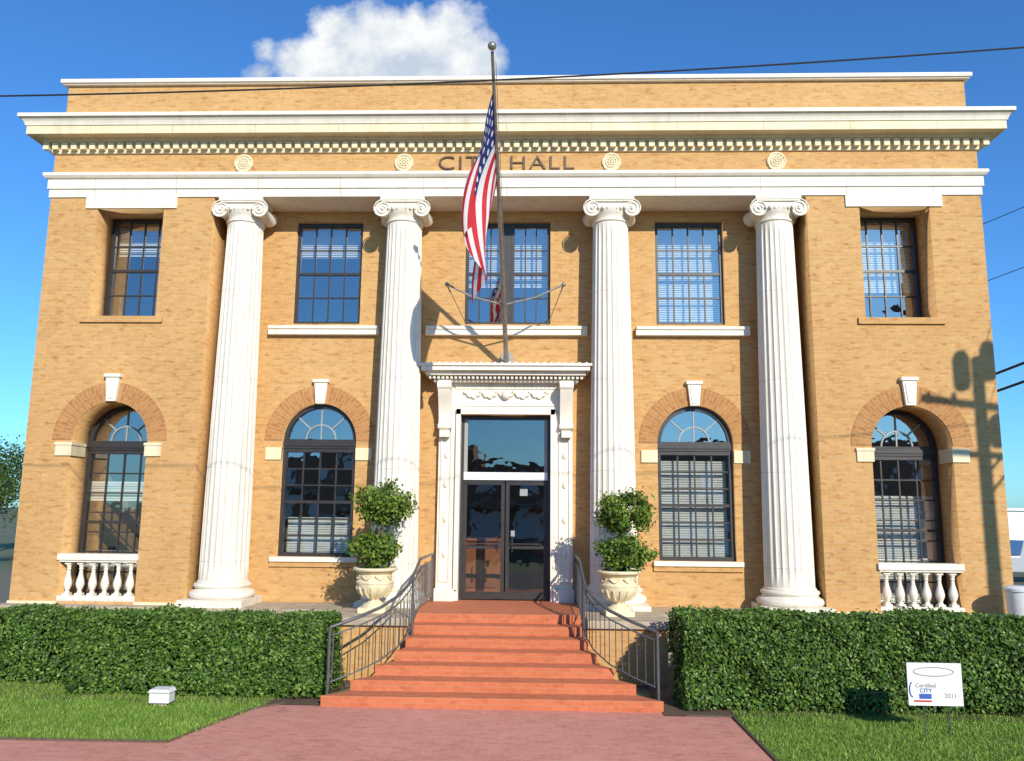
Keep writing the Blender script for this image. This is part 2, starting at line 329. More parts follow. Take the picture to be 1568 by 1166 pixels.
# ------------------------------------------------------------------ building
B=empty('city_hall_building')
PX=9.66; IX=6.15; FZ=1.0; WY=.68
upW=lambda s:rect(min(s*7.21,s*8.62),max(s*7.21,s*8.62),6.75,9.07)
for s in (-1,1):
    cx=s*7.945
    holed('pavilion_front_wall',rect(min(s*IX,s*PX),max(s*IX,s*PX),.2,9.6),[upW(s),arch(cx,.775,1.08,4.2)],0,.9,M['brick'],B)
    MB().box(min(s*(PX-.4),s*PX),max(s*(PX-.4),s*PX),.9,18,0,9.6).obj('side_wall',M['brick'],B)
holed('central_wall',rect(-IX+.003,IX-.003,.2,9.6),[arch(-3.92,.78,1.9,4.29),arch(3.92,.78,1.9,4.29),rect(-4.63,-3.17,6.80,9.08),rect(3.17,4.63,6.80,9.08),rect(-.92,.92,6.80,9.08),rect(-.94,.94,1.05,4.84)],.85,1.3,M['brick'],B)
MB().box(-PX,PX,17.6,17.99,0,9.6).obj('rear_wall',M['brick'],B)
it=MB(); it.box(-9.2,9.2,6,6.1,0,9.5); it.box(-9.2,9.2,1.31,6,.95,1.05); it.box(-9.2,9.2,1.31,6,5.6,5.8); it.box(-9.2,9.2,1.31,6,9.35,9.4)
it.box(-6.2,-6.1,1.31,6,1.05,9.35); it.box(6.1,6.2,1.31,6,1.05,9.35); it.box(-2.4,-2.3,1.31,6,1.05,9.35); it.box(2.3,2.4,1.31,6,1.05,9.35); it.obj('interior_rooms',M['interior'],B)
cn=MB(); cn.box(-1.4,-.15,2.3,2.9,1.05,2.2); cn.box(-1.46,-.09,2.24,2.96,2.2,2.26); cn.box(-1.3,-.75,2.27,2.3,1.2,2.1); cn.box(-.68,-.25,2.27,2.3,1.2,2.1); cn.box(.55,1.7,4.2,4.6,1.05,3.0); cn.obj('lobby_counter',M['counter'],B)
def ring(name,prof,mat,cap_top=False,cap_bot=False,bev=0):
    b=MB(); vs=[];fs=[]
    for p,z in prof: vs+=[(-PX-p,-p,z),(PX+p,-p,z),(PX+p,18+p,z),(-PX-p,18+p,z)]
    for j in range(len(prof)-1):
        for i in range(4):
            k=(i+1)%4; fs.append((j*4+i,j*4+k,(j+1)*4+k,(j+1)*4+i))
    if cap_top: t=(len(prof)-1)*4; fs.append((t,t+1,t+2,t+3))
    if cap_bot: fs.append((3,2,1,0))
    b.add(vs,fs); return b.obj(name,mat,B,recalc=False)
ring('architrave',[(.03,9.32),(.03,9.50),(.06,9.50),(.06,9.70),(.10,9.72),(.14,9.77),(.14,9.83),(0,9.835)],M['white'],False,True)
ring('frieze',[(0,9.835),(0,10.285)],M['brick'])
ring('bed_mould',[(0,10.285),(.045,10.29),(.055,10.34),(.055,10.50),(.16,10.51),(.19,10.57),(.22,10.58)],M['cream'])
ring('corona',[(.22,10.58),(.385,10.58),(.385,10.565),(.41,10.565),(.41,10.74),(.43,10.745)],M['cream'])
ring('cornice_crown',[(.43,10.745),(.44,10.78),(.46,10.83),(.50,10.88),(.50,10.895),(.545,10.895),(.545,10.97),(.3,10.99),(-.06,11.0)],M['white'])
ring('parapet',[(-.09,11.0),(-.09,11.90)],M['brick'])
ring('parapet_coping',[(-.09,11.90),(-.01,11.90),(-.01,11.93),(.03,11.93),(.03,12.01),(-.05,12.03),(-.5,12.03)],M['white'])
ring('roof',[(-.5,12.03),(-.5,11.3)],M['asphalt'],True)
d=MB(); n=97
for i in range(n+2):
    x=-PX-.13+(2*PX+.26)*(i/(n+1)); d.box(x-.058,x+.058,-.15,-.054,10.345,10.498)
for s in (-1,1):
    for j in range(1,60):
        y=-.1+j*.2; d.box(*sorted((s*(PX+.054),s*(PX+.15))),y-.058,y+.058,10.345,10.498)
d.obj('dentils',M['cream'],B)
jt=MB()
for i in range(11):
    x=-8.7+i*1.74; jt.box(x-.006,x+.006,-.0615,-.055,9.505,9.70); jt.box(x-.006,x+.006,-.0315,-.025,9.325,9.50); jt.box(x-.006,x+.006,-.4115,-.40,10.57,10.735)
jt.obj('stone_joints',M['ledge'],B)
lb=MB()
for s in (-1,1):
    a,b_=sorted((s*6.93,s*8.87)); lb.prism([(a+.0,9.075),(b_,9.075),(b_,9.319),(a,9.319)],-.035,.3)
lb.obj('window_lintels',M['white'],B)
bl=MB(); bl.box(-PX-.12,PX+.12,-.38,1.2,.86,FZ); bl.obj('base_ledge',M['ledge'],B,bevel=.01)
MB().box(-PX-.05,PX+.05,-.3,1.1,0,.859).obj('base_wall',M['ledge'],B)
pc=MB()
for s in (-1,1):
    for a,b_ in ((IX-.0,7.17),(8.72,PX+.025)):
        x0,x1=sorted((s*a,s*b_)); pc.box(x0,x1,-.025,.3,1.0,1.05)
pc.obj('pavilion_base_course',M['cream'],B)
def archring(cx,r0,r1,zs,y,name):
    n=40; vs=[];fs=[]
    for i in range(n+1):
        a=math.pi*i/n
        for rr in (r0,r1):
            vs.append((cx+rr*math.cos(a),y,zs+rr*math.sin(a)))
    k=len(vs)
    vs+=[(x,y+.05,z) for x,_,z in vs]
    for i in range(n):
        fs.append((2*i,2*i+1,2*i+3,2*i+2)); fs.append((2*i+1,k+2*i+1,k+2*i+3,2*i+3))
        fs.append((2*i,2*i+2,k+2*i+2,k+2*i))
    me=bpy.data.meshes.new(name); me.from_pydata(vs,[],fs); uvl=me.uv_layers.new(name='UVMap')
    for pl in me.polygons:
        for li in pl.loop_indices:
            vi=me.loops[li].vertex_index%k; uvl.data[li].uv=((r0 if vi%2==0 else r1)-r0, (vi//2)/n*math.pi*(r0+r1)/2)
    me.materials.append(M['ring']); o=bpy.data.objects.new(name,me); scn.collection.objects.link(o); o.parent=B
key=MB(); imp=MB()
def keystone(cx,z0,z1,y):
    key.prism([(cx-.095,z0),(cx+.095,z0),(cx+.14,z1-.07),(cx-.14,z1-.07)],y-.09,y+.1)
    key.prism([(cx-.17,z1-.07),(cx+.17,z1-.07),(cx+.17,z1),(cx-.17,z1)],y-.12,y+.1)
    key.prism([(cx-.06,z0+.05),(cx+.06,z0+.05),(cx+.10,z1-.11),(cx-.10,z1-.11)],y-.105,y-.09)
for s in (-1,1):
    cx=s*7.945; archring(cx,.776,1.17,4.2,-.012,'brick_arch'); keystone(cx,4.98,5.54,0)
    for q in (-1,1):
        e=cx+q*.775; imp.box(*sorted((e-q*.03,e+q*.30)),-.035,.5,3.88,4.09); imp.box(*sorted((e-q*.045,e+q*.315)),-.05,.5,4.09,4.15)
    cx=s*3.92; archring(cx,.781,1.16,4.29,.838,'brick_arch'); keystone(cx,5.06,5.58,.85)
    for q in (-1,1):
        e=cx+q*.78; imp.box(*sorted((e-q*.0,e+q*.34)),.815,.9,3.88,4.14)
key.obj('keystones',M['white'],B,bevel=.006); imp.obj('impost_blocks',M['cream'],B,bevel=.006)
sl=MB()
for a,b_ in ((-5.1,-2.72),(2.72,5.1),(-1.73,1.70)): sl.box(a,b_,.72,.9,6.54,6.72); sl.box(a+.01,b_-.01,.69,.9,6.66,6.73)
for s in (-1,1):
    a,b_=sorted((s*3.02,s*4.82)); sl.box(a,b_,.76,1.0,1.80,1.899)
sl.obj('stone_sills',M['white'],B,bevel=.006)
bs=MB()
for s in (-1,1):
    a,b_=sorted((s*7.05,s*8.76)); bs.box(a,b_,-.05,.3,6.62,6.749)
    a,b_=sorted((s*3.02,s*4.82)); bs.box(a,b_,.80,.99,1.70,1.799)
bs.obj('brick_sills',M['brick'],B)
fr=MB(); mu=MB(); lm=MB(); gl=MB(); bd=MB()
def rectwin(x0,x1,z0,z1,y,cols,rows,fwid=.07,th=.028):
    fr.box(x0,x0+fwid,y-.05,y+.08,z0,z1); fr.box(x1-fwid,x1,y-.05,y+.08,z0,z1); fr.box(x0+fwid,x1-fwid,y-.05,y+.08,z1-fwid,z1); fr.box(x0+fwid,x1-fwid,y-.05,y+.08,z0,z0+fwid)
    a,b_,c_,e=x0+fwid,x1-fwid,z0+fwid,z1-fwid
    zm=(c_+e)/2; fr.box(a,b_,y-.03,y+.03,zm-.03,zm+.03)
    for i in range(1,cols): xx=a+(b_-a)*i/cols; mu.box(xx-th/2,xx+th/2,y-.02,y+.02,c_,e)
    for j in range(1,rows):
        zz=c_+(e-c_)*j/rows
        if abs(zz-zm)>.05: mu.box(a,b_,y-.017,y+.017,zz-th/2,zz+th/2)
    # each pane sits slightly out of true, as old glazing does
    for i in range(cols):
        for j in range(rows):
            xa,xb=a+(b_-a)*i/cols,a+(b_-a)*(i+1)/cols; za,zb=c_+(e-c_)*j/rows,c_+(e-c_)*(j+1)/rows
            t1=random.uniform(-.0025,.0025); t2=random.uniform(-.0025,.0025)
            gl.add([(xa,y+.005-t1-t2,za),(xb,y+.005+t1-t2,za),(xb,y+.005+t1+t2,zb),(xa,y+.005-t1+t2,zb)],[(0,1,2,3)])
def archwin(cx,r,z0,zs,y,cols,rows):
    tb=zs-.16
    rectwin(cx-r,cx+r,z0,tb,y,cols,rows,.08)
    fr.box(cx-r,cx+r,y-.07,y+.08,tb,zs+.03)
    fr.box(cx-r,cx+r,y-.09,y-.07,tb+.05,zs-.02)
    n=28
    for i in range(n):
        a0,a1=math.pi*i/n,math.pi*(i+1)/n
        P=[(cx+q*math.cos(a),zs+q*math.sin(a)) for q,a in ((r-.09,a0),(r,a0),(r,a1),(r-.09,a1))]
        P=[(x,max(z,zs+.031)) for x,z in P]
        fr.prism(P,y-.05,y+.08)
    def arc(rr,th,a_0=0,a_1=math.pi):
        m_=20
        for i in range(m_):
            a0=a_0+(a_1-a_0)*i/m_; a1=a_0+(a_1-a_0)*(i+1)/m_
            lm.prism([(cx+q*math.cos(a),zs+.03+q*math.sin(a)) for q,a in ((rr-th,a0),(rr,a0),(rr,a1),(rr-th,a1))],y-.02,y+.02)
    arc(r*.42,.03)
    for k in range(1,4):
        a=math.pi*k/4; p0=Vector((cx+r*.42*math.cos(a),zs+.03+r*.42*math.sin(a))); p1=Vector((cx+(r-.08)*math.cos(a),zs+.0+(r-.08)*math.sin(a))); tt=(p1-p0).normalized(); nn=Vector((-tt.y,tt.x))*.014
        lm.prism([tuple(p0-nn),tuple(p1-nn),tuple(p1+nn),tuple(p0+nn)],y-.018,y+.018)
    lm.box(cx-.014,cx+.014,y-.015,y+.015,zs+.03,zs+r*.42)
    P=[(cx+(r-.05)*math.cos(math.pi*i/24),y+.005,zs+.02+(r-.05)*math.sin(math.pi*i/24)) for i in range(25)]
    gl.add(P,[tuple(range(25))])
for s in (-1,1):
    a,b_=sorted((s*7.21,s*8.62)); rectwin(a,b_,6.75,9.07,WY,4,4)
    a,b_=sorted((s*3.17,s*4.63)); rectwin(a,b_,6.80,9.08,1.0,4,4)
    archwin(s*7.945,.775,1.08,4.2,WY,4,7)
    archwin(s*3.92,.78,1.9,4.29,1.0,4,6)
fr.box(-.07,.07,.96,1.12,6.8,9.08)
rectwin(-.92,-.07,6.8,9.08,1.0,3,4); rectwin(.07,.92,6.8,9.08,1.0,3,4)
fr.obj('window_frames',M['frame'],B); mu.obj('window_muntins',M['frame'],B); lm.obj('fanlight_muntins',M['muntin'],B); gl.obj('window_glass',M['glass'],B,recalc=False)
for (a,b_,z0,z1,y) in [(-4.6,-3.2,8.35,9.05,1.2),(3.2,4.6,6.85,9.05,1.2),(3.2,4.6,1.95,4.0,1.15),(-8.55,-7.25,8.3,9.0,.85),(7.25,8.55,7.5,9.0,.85),(-.9,.9,7.7,9.05,1.2),(7.2,8.7,1.1,3.3,.9),(-8.66,-7.24,3.0,3.42,.77),(-8.66,-7.24,1.62,1.92,.77),(-4.6,-3.2,1.95,2.7,1.2)]:  # upper windows have blinds; lower-window slats are added as bright pane reflections
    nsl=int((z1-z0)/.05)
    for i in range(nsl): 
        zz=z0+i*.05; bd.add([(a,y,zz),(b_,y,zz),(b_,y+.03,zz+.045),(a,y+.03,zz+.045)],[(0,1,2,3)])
bd.obj('blinds_and_pane_reflections',M['blind_refl'],B,recalc=False)
CX=(-5.57,-2.17,2.17,5.57)
md=MB()
for x in CX:
    for rr,th,yy in ((.175,.03,-.02),(.11,.022,-.03)):
        md.tube([(x+rr*math.cos(2*math.pi*i/28),yy,10.06+rr*math.sin(2*math.pi*i/28)) for i in range(28)],th,6,True)
    md.prism([(x+.165*math.cos(2*math.pi*i/28),10.06+.165*math.sin(2*math.pi*i/28)) for i in range(28)],-.025,.02)
    for k in range(8):
        a=math.pi*k/4; md.sphere((x+.06*math.cos(a),-.03,10.06+.06*math.sin(a)),.028,8,6)
    md.sphere((x,-.03,10.06),.035,8,6)
md.obj('frieze_medallions',M['cream'],B,smooth=50)
cu=bpy.data.curves.new('city_hall_lettering','FONT'); cu.body='CITY HALL'; cu.size=.42; cu.extrude=.015; cu.align_x='CENTER'; cu.space_character=1.12; cu.offset=-.004
o=bpy.data.objects.new('tmp',cu); scn.collection.objects.link(o); bpy.context.view_layer.update(); me=bpy.data.meshes.new_from_object(o.evaluated_get(bpy.context.evaluated_depsgraph_get())); bpy.data.objects.remove(o)
xs=[v.co.x for v in me.vertices]; zs=[v.co.y for v in me.vertices]; x0,x1,z0,z1=min(xs),max(xs),min(zs),max(zs)
for v in me.vertices: v.co=(-1.43+(v.co.x-x0)/(x1-x0)*2.83,-.02-v.co.z,9.91+(v.co.y-z0)/(z1-z0)*.29)
me.materials.append(M['letter']); o=bpy.data.objects.new('city_hall_lettering',me); scn.collection.objects.link(o); o.parent=B
def column(cx):
    cy=.33; e=MB()
    rows=26; prof=[]
    for j in range(rows+1):
        t=j/rows; prof.append((.47-.105*(t**1.35),1.47+(8.80-1.47)*t))
    nfl=24; ph=[0,.09,.2,.35,.5,.65,.8,.91]
    vs=[];fs=[]; n=nfl*8
    for j,(rr,z) in enumerate(prof):
        fade=1 if 0<j<rows else 0
        for i in range(n):
            k,q=divmod(i,8); tt=ph[q]; a=2*math.pi*(k+tt)/nfl
            dd=0
            if abs(tt-.5)<.42: dd=.024*math.sqrt(1-((tt-.5)/.42)**2)*fade
            vs.append((cx+(rr-dd)*math.cos(a),cy+(rr-dd)*math.sin(a),z))
    for j in range(rows):
        for i in range(n):
            k=(i+1)%n; fs.append((j*n+i,j*n+k,(j+1)*n+k,(j+1)*n+i))
    e.add(vs,fs); e.obj('column_shaft',M['shaft'],B)
    b=MB(); b.box(cx-.63,cx+.63,cy-.66,cy+.5,FZ,FZ+.13)
    P=[(.61,FZ+.13)]+[(.56+.07*math.cos(t),FZ+.205+.075*math.sin(t)) for t in [rad(x) for x in (-80,-50,-20,0,20,50,80)]]+[(.55,FZ+.285),(.52,FZ+.31),(.52,FZ+.33)]+[(.51+.045*math.cos(t),FZ+.375+.045*math.sin(t)) for t in [rad(x) for x in (-80,-40,0,40,80)]]+[(.495,FZ+.425),(.495,FZ+.45),(.47,FZ+.475)]
    b.lathe(cx,cy,P,48); b.obj('column_base',M['white'],B,smooth=35)
    c=MB()
    c.lathe(cx,cy,[(.365,8.78),(.39,8.80),(.39,8.83),(.37,8.84),(.37,8.90),(.41,8.95),(.44,9.02),(.45,9.07),(.40,9.1)],48)
    c.box(cx-.46,cx+.46,-.05,.62,9.24,9.318); c.box(cx-.44,cx+.44,-.03,.60,9.19,9.24)
    c.box(cx-.38,cx+.38,-.045,.60,9.09,9.19)
    for s in (-1,1):
        vx=cx+s*.405; vz=9.035
        pts=[];rs=[]
        for j in range(9):
            t=j/8; pts.append((vx,-.06+t*.68,vz)); rs.append(.158-.05*math.sin(math.pi*t))
        c.tube(pts,rs,24)
        sp=[]
        for j in range(46):
            t=j/45; a=math.pi/2-s*t*2.25*2*math.pi; rr=.165*(1-t)**.9+.028; sp.append((vx+rr*math.cos(a),-.075,vz+rr*math.sin(a)))
        c.tube(sp,.014,6); c.sphere((vx,-.07,vz),.034,10,6)
    for k in range(7):
        x=cx+(k-3)*.09; c.sphere((x,-.03-.055,9.045),.036,8,6,1.25)
    c.tube([(cx-.40,-.075,9.19),(cx+.40,-.075,9.19)],.014,6)
    c.obj('ionic_capital',M['white'],B,smooth=40)
for x in CX: column(x)
def balustrade(cx):
    b=MB(); b.box(cx-.775,cx+.775,.0,.22,1.05,1.15); b.box(cx-.80,cx+.80,-.06,.2,1.84,1.96); b.box(cx-.774,cx+.774,-.03,.17,1.80,1.84)
    for i in range(6):
        x=cx-.62+i*.248
        b.box(x-.065,x+.065,.015,.145,1.15,1.20); b.box(x-.06,x+.06,.02,.14,1.75,1.80)
        b.lathe(x,.08,[(.05,1.20),(.05,1.22),(.035,1.24),(.075,1.33),(.082,1.38),(.07,1.45),(.04,1.56),(.032,1.64),(.045,1.66),(.035,1.68),(.055,1.75)],16)
    return b
for s in (-1,1): balustrade(s*7.945).obj('window_balustrade',M['white'],B,smooth=35)
ds=MB()
for s in (-1,1):
    def bx(a,b_,y0,z0,z1,y1=.86): ds.box(*sorted((s*a,s*b_)),y0,y1,z0,z1)
    bx(.93,1.38,.70,1.06,4.95); bx(.93,1.02,.62,1.30,4.95,.72); bx(1.0,1.40,.60,1.06,1.32,.75)
    bx(1.10,1.13,.67,1.45,4.55,.705); bx(1.30,1.33,.67,1.45,4.55,.705); bx(1.13,1.30,.67,4.52,4.55,.705); bx(1.13,1.30,.67,1.45,1.48,.705)
    for zz in (2.0,2.7,3.4,4.0): ds.sphere((s*1.215,.70,zz),.05,10,6,1.6)
ds.box(-1.38,1.38,.70,.86,4.95,5.50); ds.box(-1.02,1.02,.62,.70,4.84,4.96)
ds.box(-1.05,1.05,.675,.70,5.02,5.07); ds.box(-1.05,1.05,.675,.70,5.38,5.42)
for s in (-1,1):
    x0,x1=sorted((s*1.12,s*1.38))
    prof=[(.69,4.5),(.60,4.52),(.56,4.6),(.58,4.72),(.52,4.95),(.42,5.15),(.33,5.3),(.30,5.42),(.33,5.5),(.69,5.5)]
    vs=[(x0,y,z) for y,z in prof]+[(x1,y,z) for y,z in prof]; k=len(prof)
    ds.add(vs,[tuple(range(k)),tuple(range(2*k-1,k-1,-1))]+[(i,(i+1)%k,k+(i+1)%k,k+i) for i in range(k)])
    for (yy,zz,rr) in ((.37,5.40,.09),(.60,4.58,.055)): ds.tube([(x0-.012,yy,zz),(x1+.012,yy,zz)],rr,16)
    ds.box(x0+.03,x1-.03,.52,.66,4.36,4.5)
for k in range(5):
    x0=-.85+k*.34
    g_=[(x0+.34*t/10,.67,5.30-.10*math.sin(math.pi*t/10)+.02*math.sin(t*2)) for t in range(11)]; ds.tube(g_,.026,6); ds.sphere((x0,.67,5.31),.045,8,6)
ds.sphere((.85,.67,5.31),.045,8,6); ds.sphere((0,.66,5.25),.10,12,8)
for (y0,z0,z1,ex) in ((.52,5.50,5.55,1.50),(.34,5.62,5.70,1.64),(.22,5.70,5.79,1.72),(.18,5.79,5.84,1.76)): ds.box(-ex,ex,y0,.86,z0,z1)
ds.box(-1.48,1.48,.56,.86,5.55,5.62)
for i in range(36):
    x=-1.56+i*3.12/35; ds.box(x-.025,x+.025,.40,.56,5.552,5.615)
ds.obj('door_surround',M['white'],B,smooth=30)
ac=MB()
for i in range(24):
    x=-1.65+i*3.3/23; ac.sphere((x,.27,5.845),.035,8,6)
ac.obj('surround_cresting',M['white'],B,smooth=50)
dr=MB()
dr.box(-.94,-.87,.9,1.05,1.08,4.84); dr.box(.87,.94,.9,1.05,1.08,4.84); dr.box(-.87,.87,.9,1.05,4.76,4.84); 
for s in (-1,1):
    for a,b_ in ((.012,.085),(.795,.868)): dr.box(*sorted((s*a,s*b_)),.93,.98,1.10,3.49)
    dr.box(*sorted((s*.085,s*.795)),.93,.98,1.10,1.24); dr.box(*sorted((s*.085,s*.795)),.93,.98,3.40,3.49); dr.box(*sorted((s*.085,s*.795)),.93,.98,2.10,2.17)
    dr.tube([(s*.15,.93,2.05),(s*.15,.86,2.05),(s*.15,.86,2.35),(s*.15,.93,2.35)],.014,8); dr.tube([(s*.10,.875,2.2),(s*.75,.875,2.2)],.014,8)
dr.obj('entrance_doors',M['frame'],B)
wb=MB(); wb.box(-.87,.87,.9,1.02,3.50,3.66); wb.obj('door_transom_bar',M['whitebox'],B)
tm=MB(); tm.box(-.87,-.80,.91,1.0,3.661,4.76); tm.box(.80,.87,.91,1.0,3.661,4.76); tm.obj('transom_frame',M['muntin'],B)
no=MB(); no.box(.30,.46,.945,.949,3.18,3.32); no.box(.12,.20,.945,.949,2.35,2.47); no.obj('door_notices',M['muntin'],B)
dg=MB(); dg.add([(-.80,.955,3.66),(.80,.955,3.66),(.80,.955,4.76),(-.80,.955,4.76)],[(0,1,2,3)])
for s in (-1,1):
    a,b_=sorted((s*.085,s*.795)); dg.add([(a,.955,1.24),(b_,.955,1.24),(b_,.955,3.4),(a,.955,3.4)],[(0,1,2,3)])
dg.obj('door_glass',M['doorglass'],B,recalc=False)
# ------------------------------------------------------------------ steps
def wd(y): return 1.52 if y>-2.05 else 1.52+1.02*((-2.05-y)/1.5)**1.5
ed_=[-1.3-.372*i for i in range(7)]; zt=[1.08-.1543*i for i in range(7)]
st=MB()
for i in range(7):
    ys=list(np.linspace(ed_[i],-1.0,14))+[.88]
    left=[(-wd(y),y) for y in ys]; right=[(wd(y),y) for y in ys][::-1]
    st.prismz([(x,y) for x,y in right+left],zt[i]-.1543 if i<6 else 0,zt[i])
st.obj('brick_steps',M['step'],None)
for s in (-1,1):
    c=MB(); c.box(*sorted((s*1.525,s*2.88)),-1.72,-.39,0,.92); cw=c.obj('cheek_wall',M['brick'])
    k=MB(); k.box(*sorted((s*1.525,s*2.95)),-1.8,-.39,.921,1.05); k.obj('coping',M['ledge'],cw,bevel=.012)
def railing(s):
    e=MB()
    path=[(1.42,.45,1.08),(1.42,-.4,1.08),(1.42,-1.25,1.08),(1.44,-1.7,.90),(1.47,-2.1,.73),(1.58,-2.5,.57),(1.80,-2.85,.42),(2.12,-3.12,.29),(2.48,-3.32,.17)]
    P=[Vector((s*x,y,z)) for x,y,z in path]
    out=[];
    for i in range(len(P)-1):
        m_=max(1,int((P[i+1]-P[i]).length/.02)); out+=[P[i].lerp(P[i+1],j/m_) for j in range(m_)]
    out.append(P[-1])
    up=Vector((0,0,1))
    e.tube([p+up*.93 for p in out[::4]]+[out[-1]+up*.93],.026,8); e.tube([p+up*.80 for p in out[::4]],.012,6); e.tube([p+up*.12 for p in out[::4]],.012,6)
    acc=0;last=out[0]
    for p in out:
        acc+=(p-last).length; last=p
        if acc>.125: acc=0; e.tube([p+up*.12,p+up*.80],.008,5)
    for p in (out[0],out[len(out)//2+8],out[-1]): e.tube([p-up*.12,p+up*.93],.025,8)
    e.obj('stair_railing',M['iron'],smooth=50)
railing(-1); railing(1)
# ------------------------------------------------------------------ urns and topiary
def urn(cx,cy):
    e=empty('urn_planter'); z=1.05; b=MB()
    b.box(cx-.25,cx+.25,cy-.25,cy+.25,z,z+.09)
    b.lathe(cx,cy,[(.22,z+.09),(.21,z+.13),(.13,z+.17),(.10,z+.21),(.12,z+.24),(.15,z+.255),(.22,z+.29),(.29,z+.36),(.33,z+.45),(.335,z+.50),(.345,z+.51),(.345,z+.54),(.31,z+.56),(.29,z+.62),(.30,z+.67),(.36,z+.72),(.40,z+.735),(.41,z+.76),(.40,z+.785),(.34,z+.785),(.30,z+.70)],40)
    for k in range(16):
        a=2*math.pi*k/16; b.tube([(cx+rr*math.cos(a),cy+rr*math.sin(a),z+h) for rr,h in ((.20,.27),(.295,.35),(.34,.45))],.02,6)
    for k in range(8):
        a=2*math.pi*k/8+.2; g_=[(cx+.325*math.cos(a+t*.07),cy+.325*math.sin(a+t*.07),z+.655-.07*math.sin(math.pi*t/8)) for t in range(9)]; b.tube(g_,.014,6)
    b.obj('urn',M['cream'],e,smooth=35)
    MB().lathe(cx,cy,[(.30,z+.70),(.30,z+.72)],24).obj('soil',M['soil'],e)
def topiary(cx,cy,balls,seed):
    e=empty('topiary_shrub'); rg=np.random.default_rng(seed); t=MB(); random.seed(seed)
    for k in range(3):
        a0=2*math.pi*k/3; t.tube([(cx+(.04)*math.cos(a0+h*3.2),cy+.04*math.sin(a0+h*3.2),1.75+h*1.1) for h in [i/12 for i in range(13)]],[.024-.001*i for i in range(13)],7)
    P=[];Q=[]
    for (dx,dy,z,r,rz,n) in balls:
        c0=np.array([cx+dx,cy+dy,z]); sc=np.array([r,r*.9,rz])
        for k in range(44):
            dr_=rg.normal(size=3); dr_/=np.linalg.norm(dr_); tip=c0+dr_*sc*rg.uniform(.4,.92)
            t.tube([(cx+dx*.4,cy,z-.1),tuple((c0+tip)/2),tuple(tip)],[.012,.008,.003],5)
            m_=n//44; d_=rg.normal(size=(m_,3))*sc*.16; d_=tip+d_; P.append(d_); Q.append((d_-c0)+rg.normal(size=(m_,3))*r*.8)
    leafobj('leaves',np.concatenate(P),np.concatenate(Q),.082,M['topi'],e); t.obj('stems',M['bark'],e)
urn(-2.28,-.95); urn(2.14,-.95)
topiary(-2.22,-.95,[(-.08,0,2.12,.55,.32,3300),(.06,0,2.95,.57,.42,4200)],3)
topiary(2.19,-.95,[(.05,0,2.14,.52,.34,3300),(.05,0,2.86,.53,.44,4000)],5)
# ------------------------------------------------------------------ flagpole and flag
K=1.05; bz=6.02; by=.62; T=.552
def dzat(t): return (t*(16+by)-3.12)/(1+t*K)
DT,DF0,DF1=dzat(.605),dzat(.545),dzat(.418)
def pp(dz): return Vector((-.10*dz/DT,by-K*dz,bz+dz))
f=MB(); f.tube([pp(0),pp(1.2),pp(2.5),pp(DT)],[.05,.045,.038,.026],12); f.sphere(tuple(pp(DT+.06)),.072,14,10)
f.prism([(.0+.15*math.cos(2*math.pi*i/20),5.98+.24*math.sin(2*math.pi*i/20)) for i in range(20)],.79,.86)
f.tube([(0,.84,5.9),(0,.7,5.92),(0,.60,6.05)],.06,10)
c1=pp(.9)
for s in (-1,1):
    tip=Vector((s*1.17,-.3,7.35))
    f.tube([c1,c1.lerp(tip,.55)+Vector((0,0,-.07)),tip],.019,8); f.sphere(tuple(tip),.045,10,8); f.tube([tip,Vector((s*.85,.86,6.75))],.010,6); f.tube([tip,tip+Vector((-s*.06,.1,-.14))],.015,6)
f.tube([pp(DT-.1)+Vector((.05,0,0)),pp(.6)+Vector((.06,0,.0))],.006,5)
f.obj('flagpole',M['pole'],smooth=50)
nu,nv=40,70; vs=[];fs=[]
H0=pp(DF0); H1=pp(DF1)
for i in range(nu+1):
    for j in range(nv+1):
        uu,vv=i/nu,j/nv
        h=H0.lerp(H1,uu); g1=min(1,vv*2.2)
        x=h.x-.03-.38*math.sin(min(vv,1)*2.0)*(1-.35*uu)+.06*vv*vv+ .16*g1*math.sin(uu*8+vv*2.5+.6)-.06*g1
        y=h.y+(.55*(1-uu)-.10)*vv**1.2+.07*math.sin(uu*12+vv*3)*g1
        z=h.z-2.32*vv+.05*math.sin(uu*9)*vv+.15*(1-uu)*vv
        vs.append((x,y,z))
for i in range(nu):
    for j in range(nv): a=i*(nv+1)+j; fs.append((a,a+1,a+nv+2,a+nv+1))
me=bpy.data.meshes.new('american_flag'); me.from_pydata(vs,[],fs); ul=me.uv_layers.new(name='UVMap')
for pl in me.polygons:
    for li in pl.loop_indices:
        vi=me.loops[li].vertex_index; ul.data[li].uv=((vi//(nv+1))/nu,(vi%(nv+1))/nv)
me.polygons.foreach_set('use_smooth',[True]*len(me.polygons)); me.materials.append(M['flag']); o=bpy.data.objects.new('american_flag',me); scn.collection.objects.link(o)
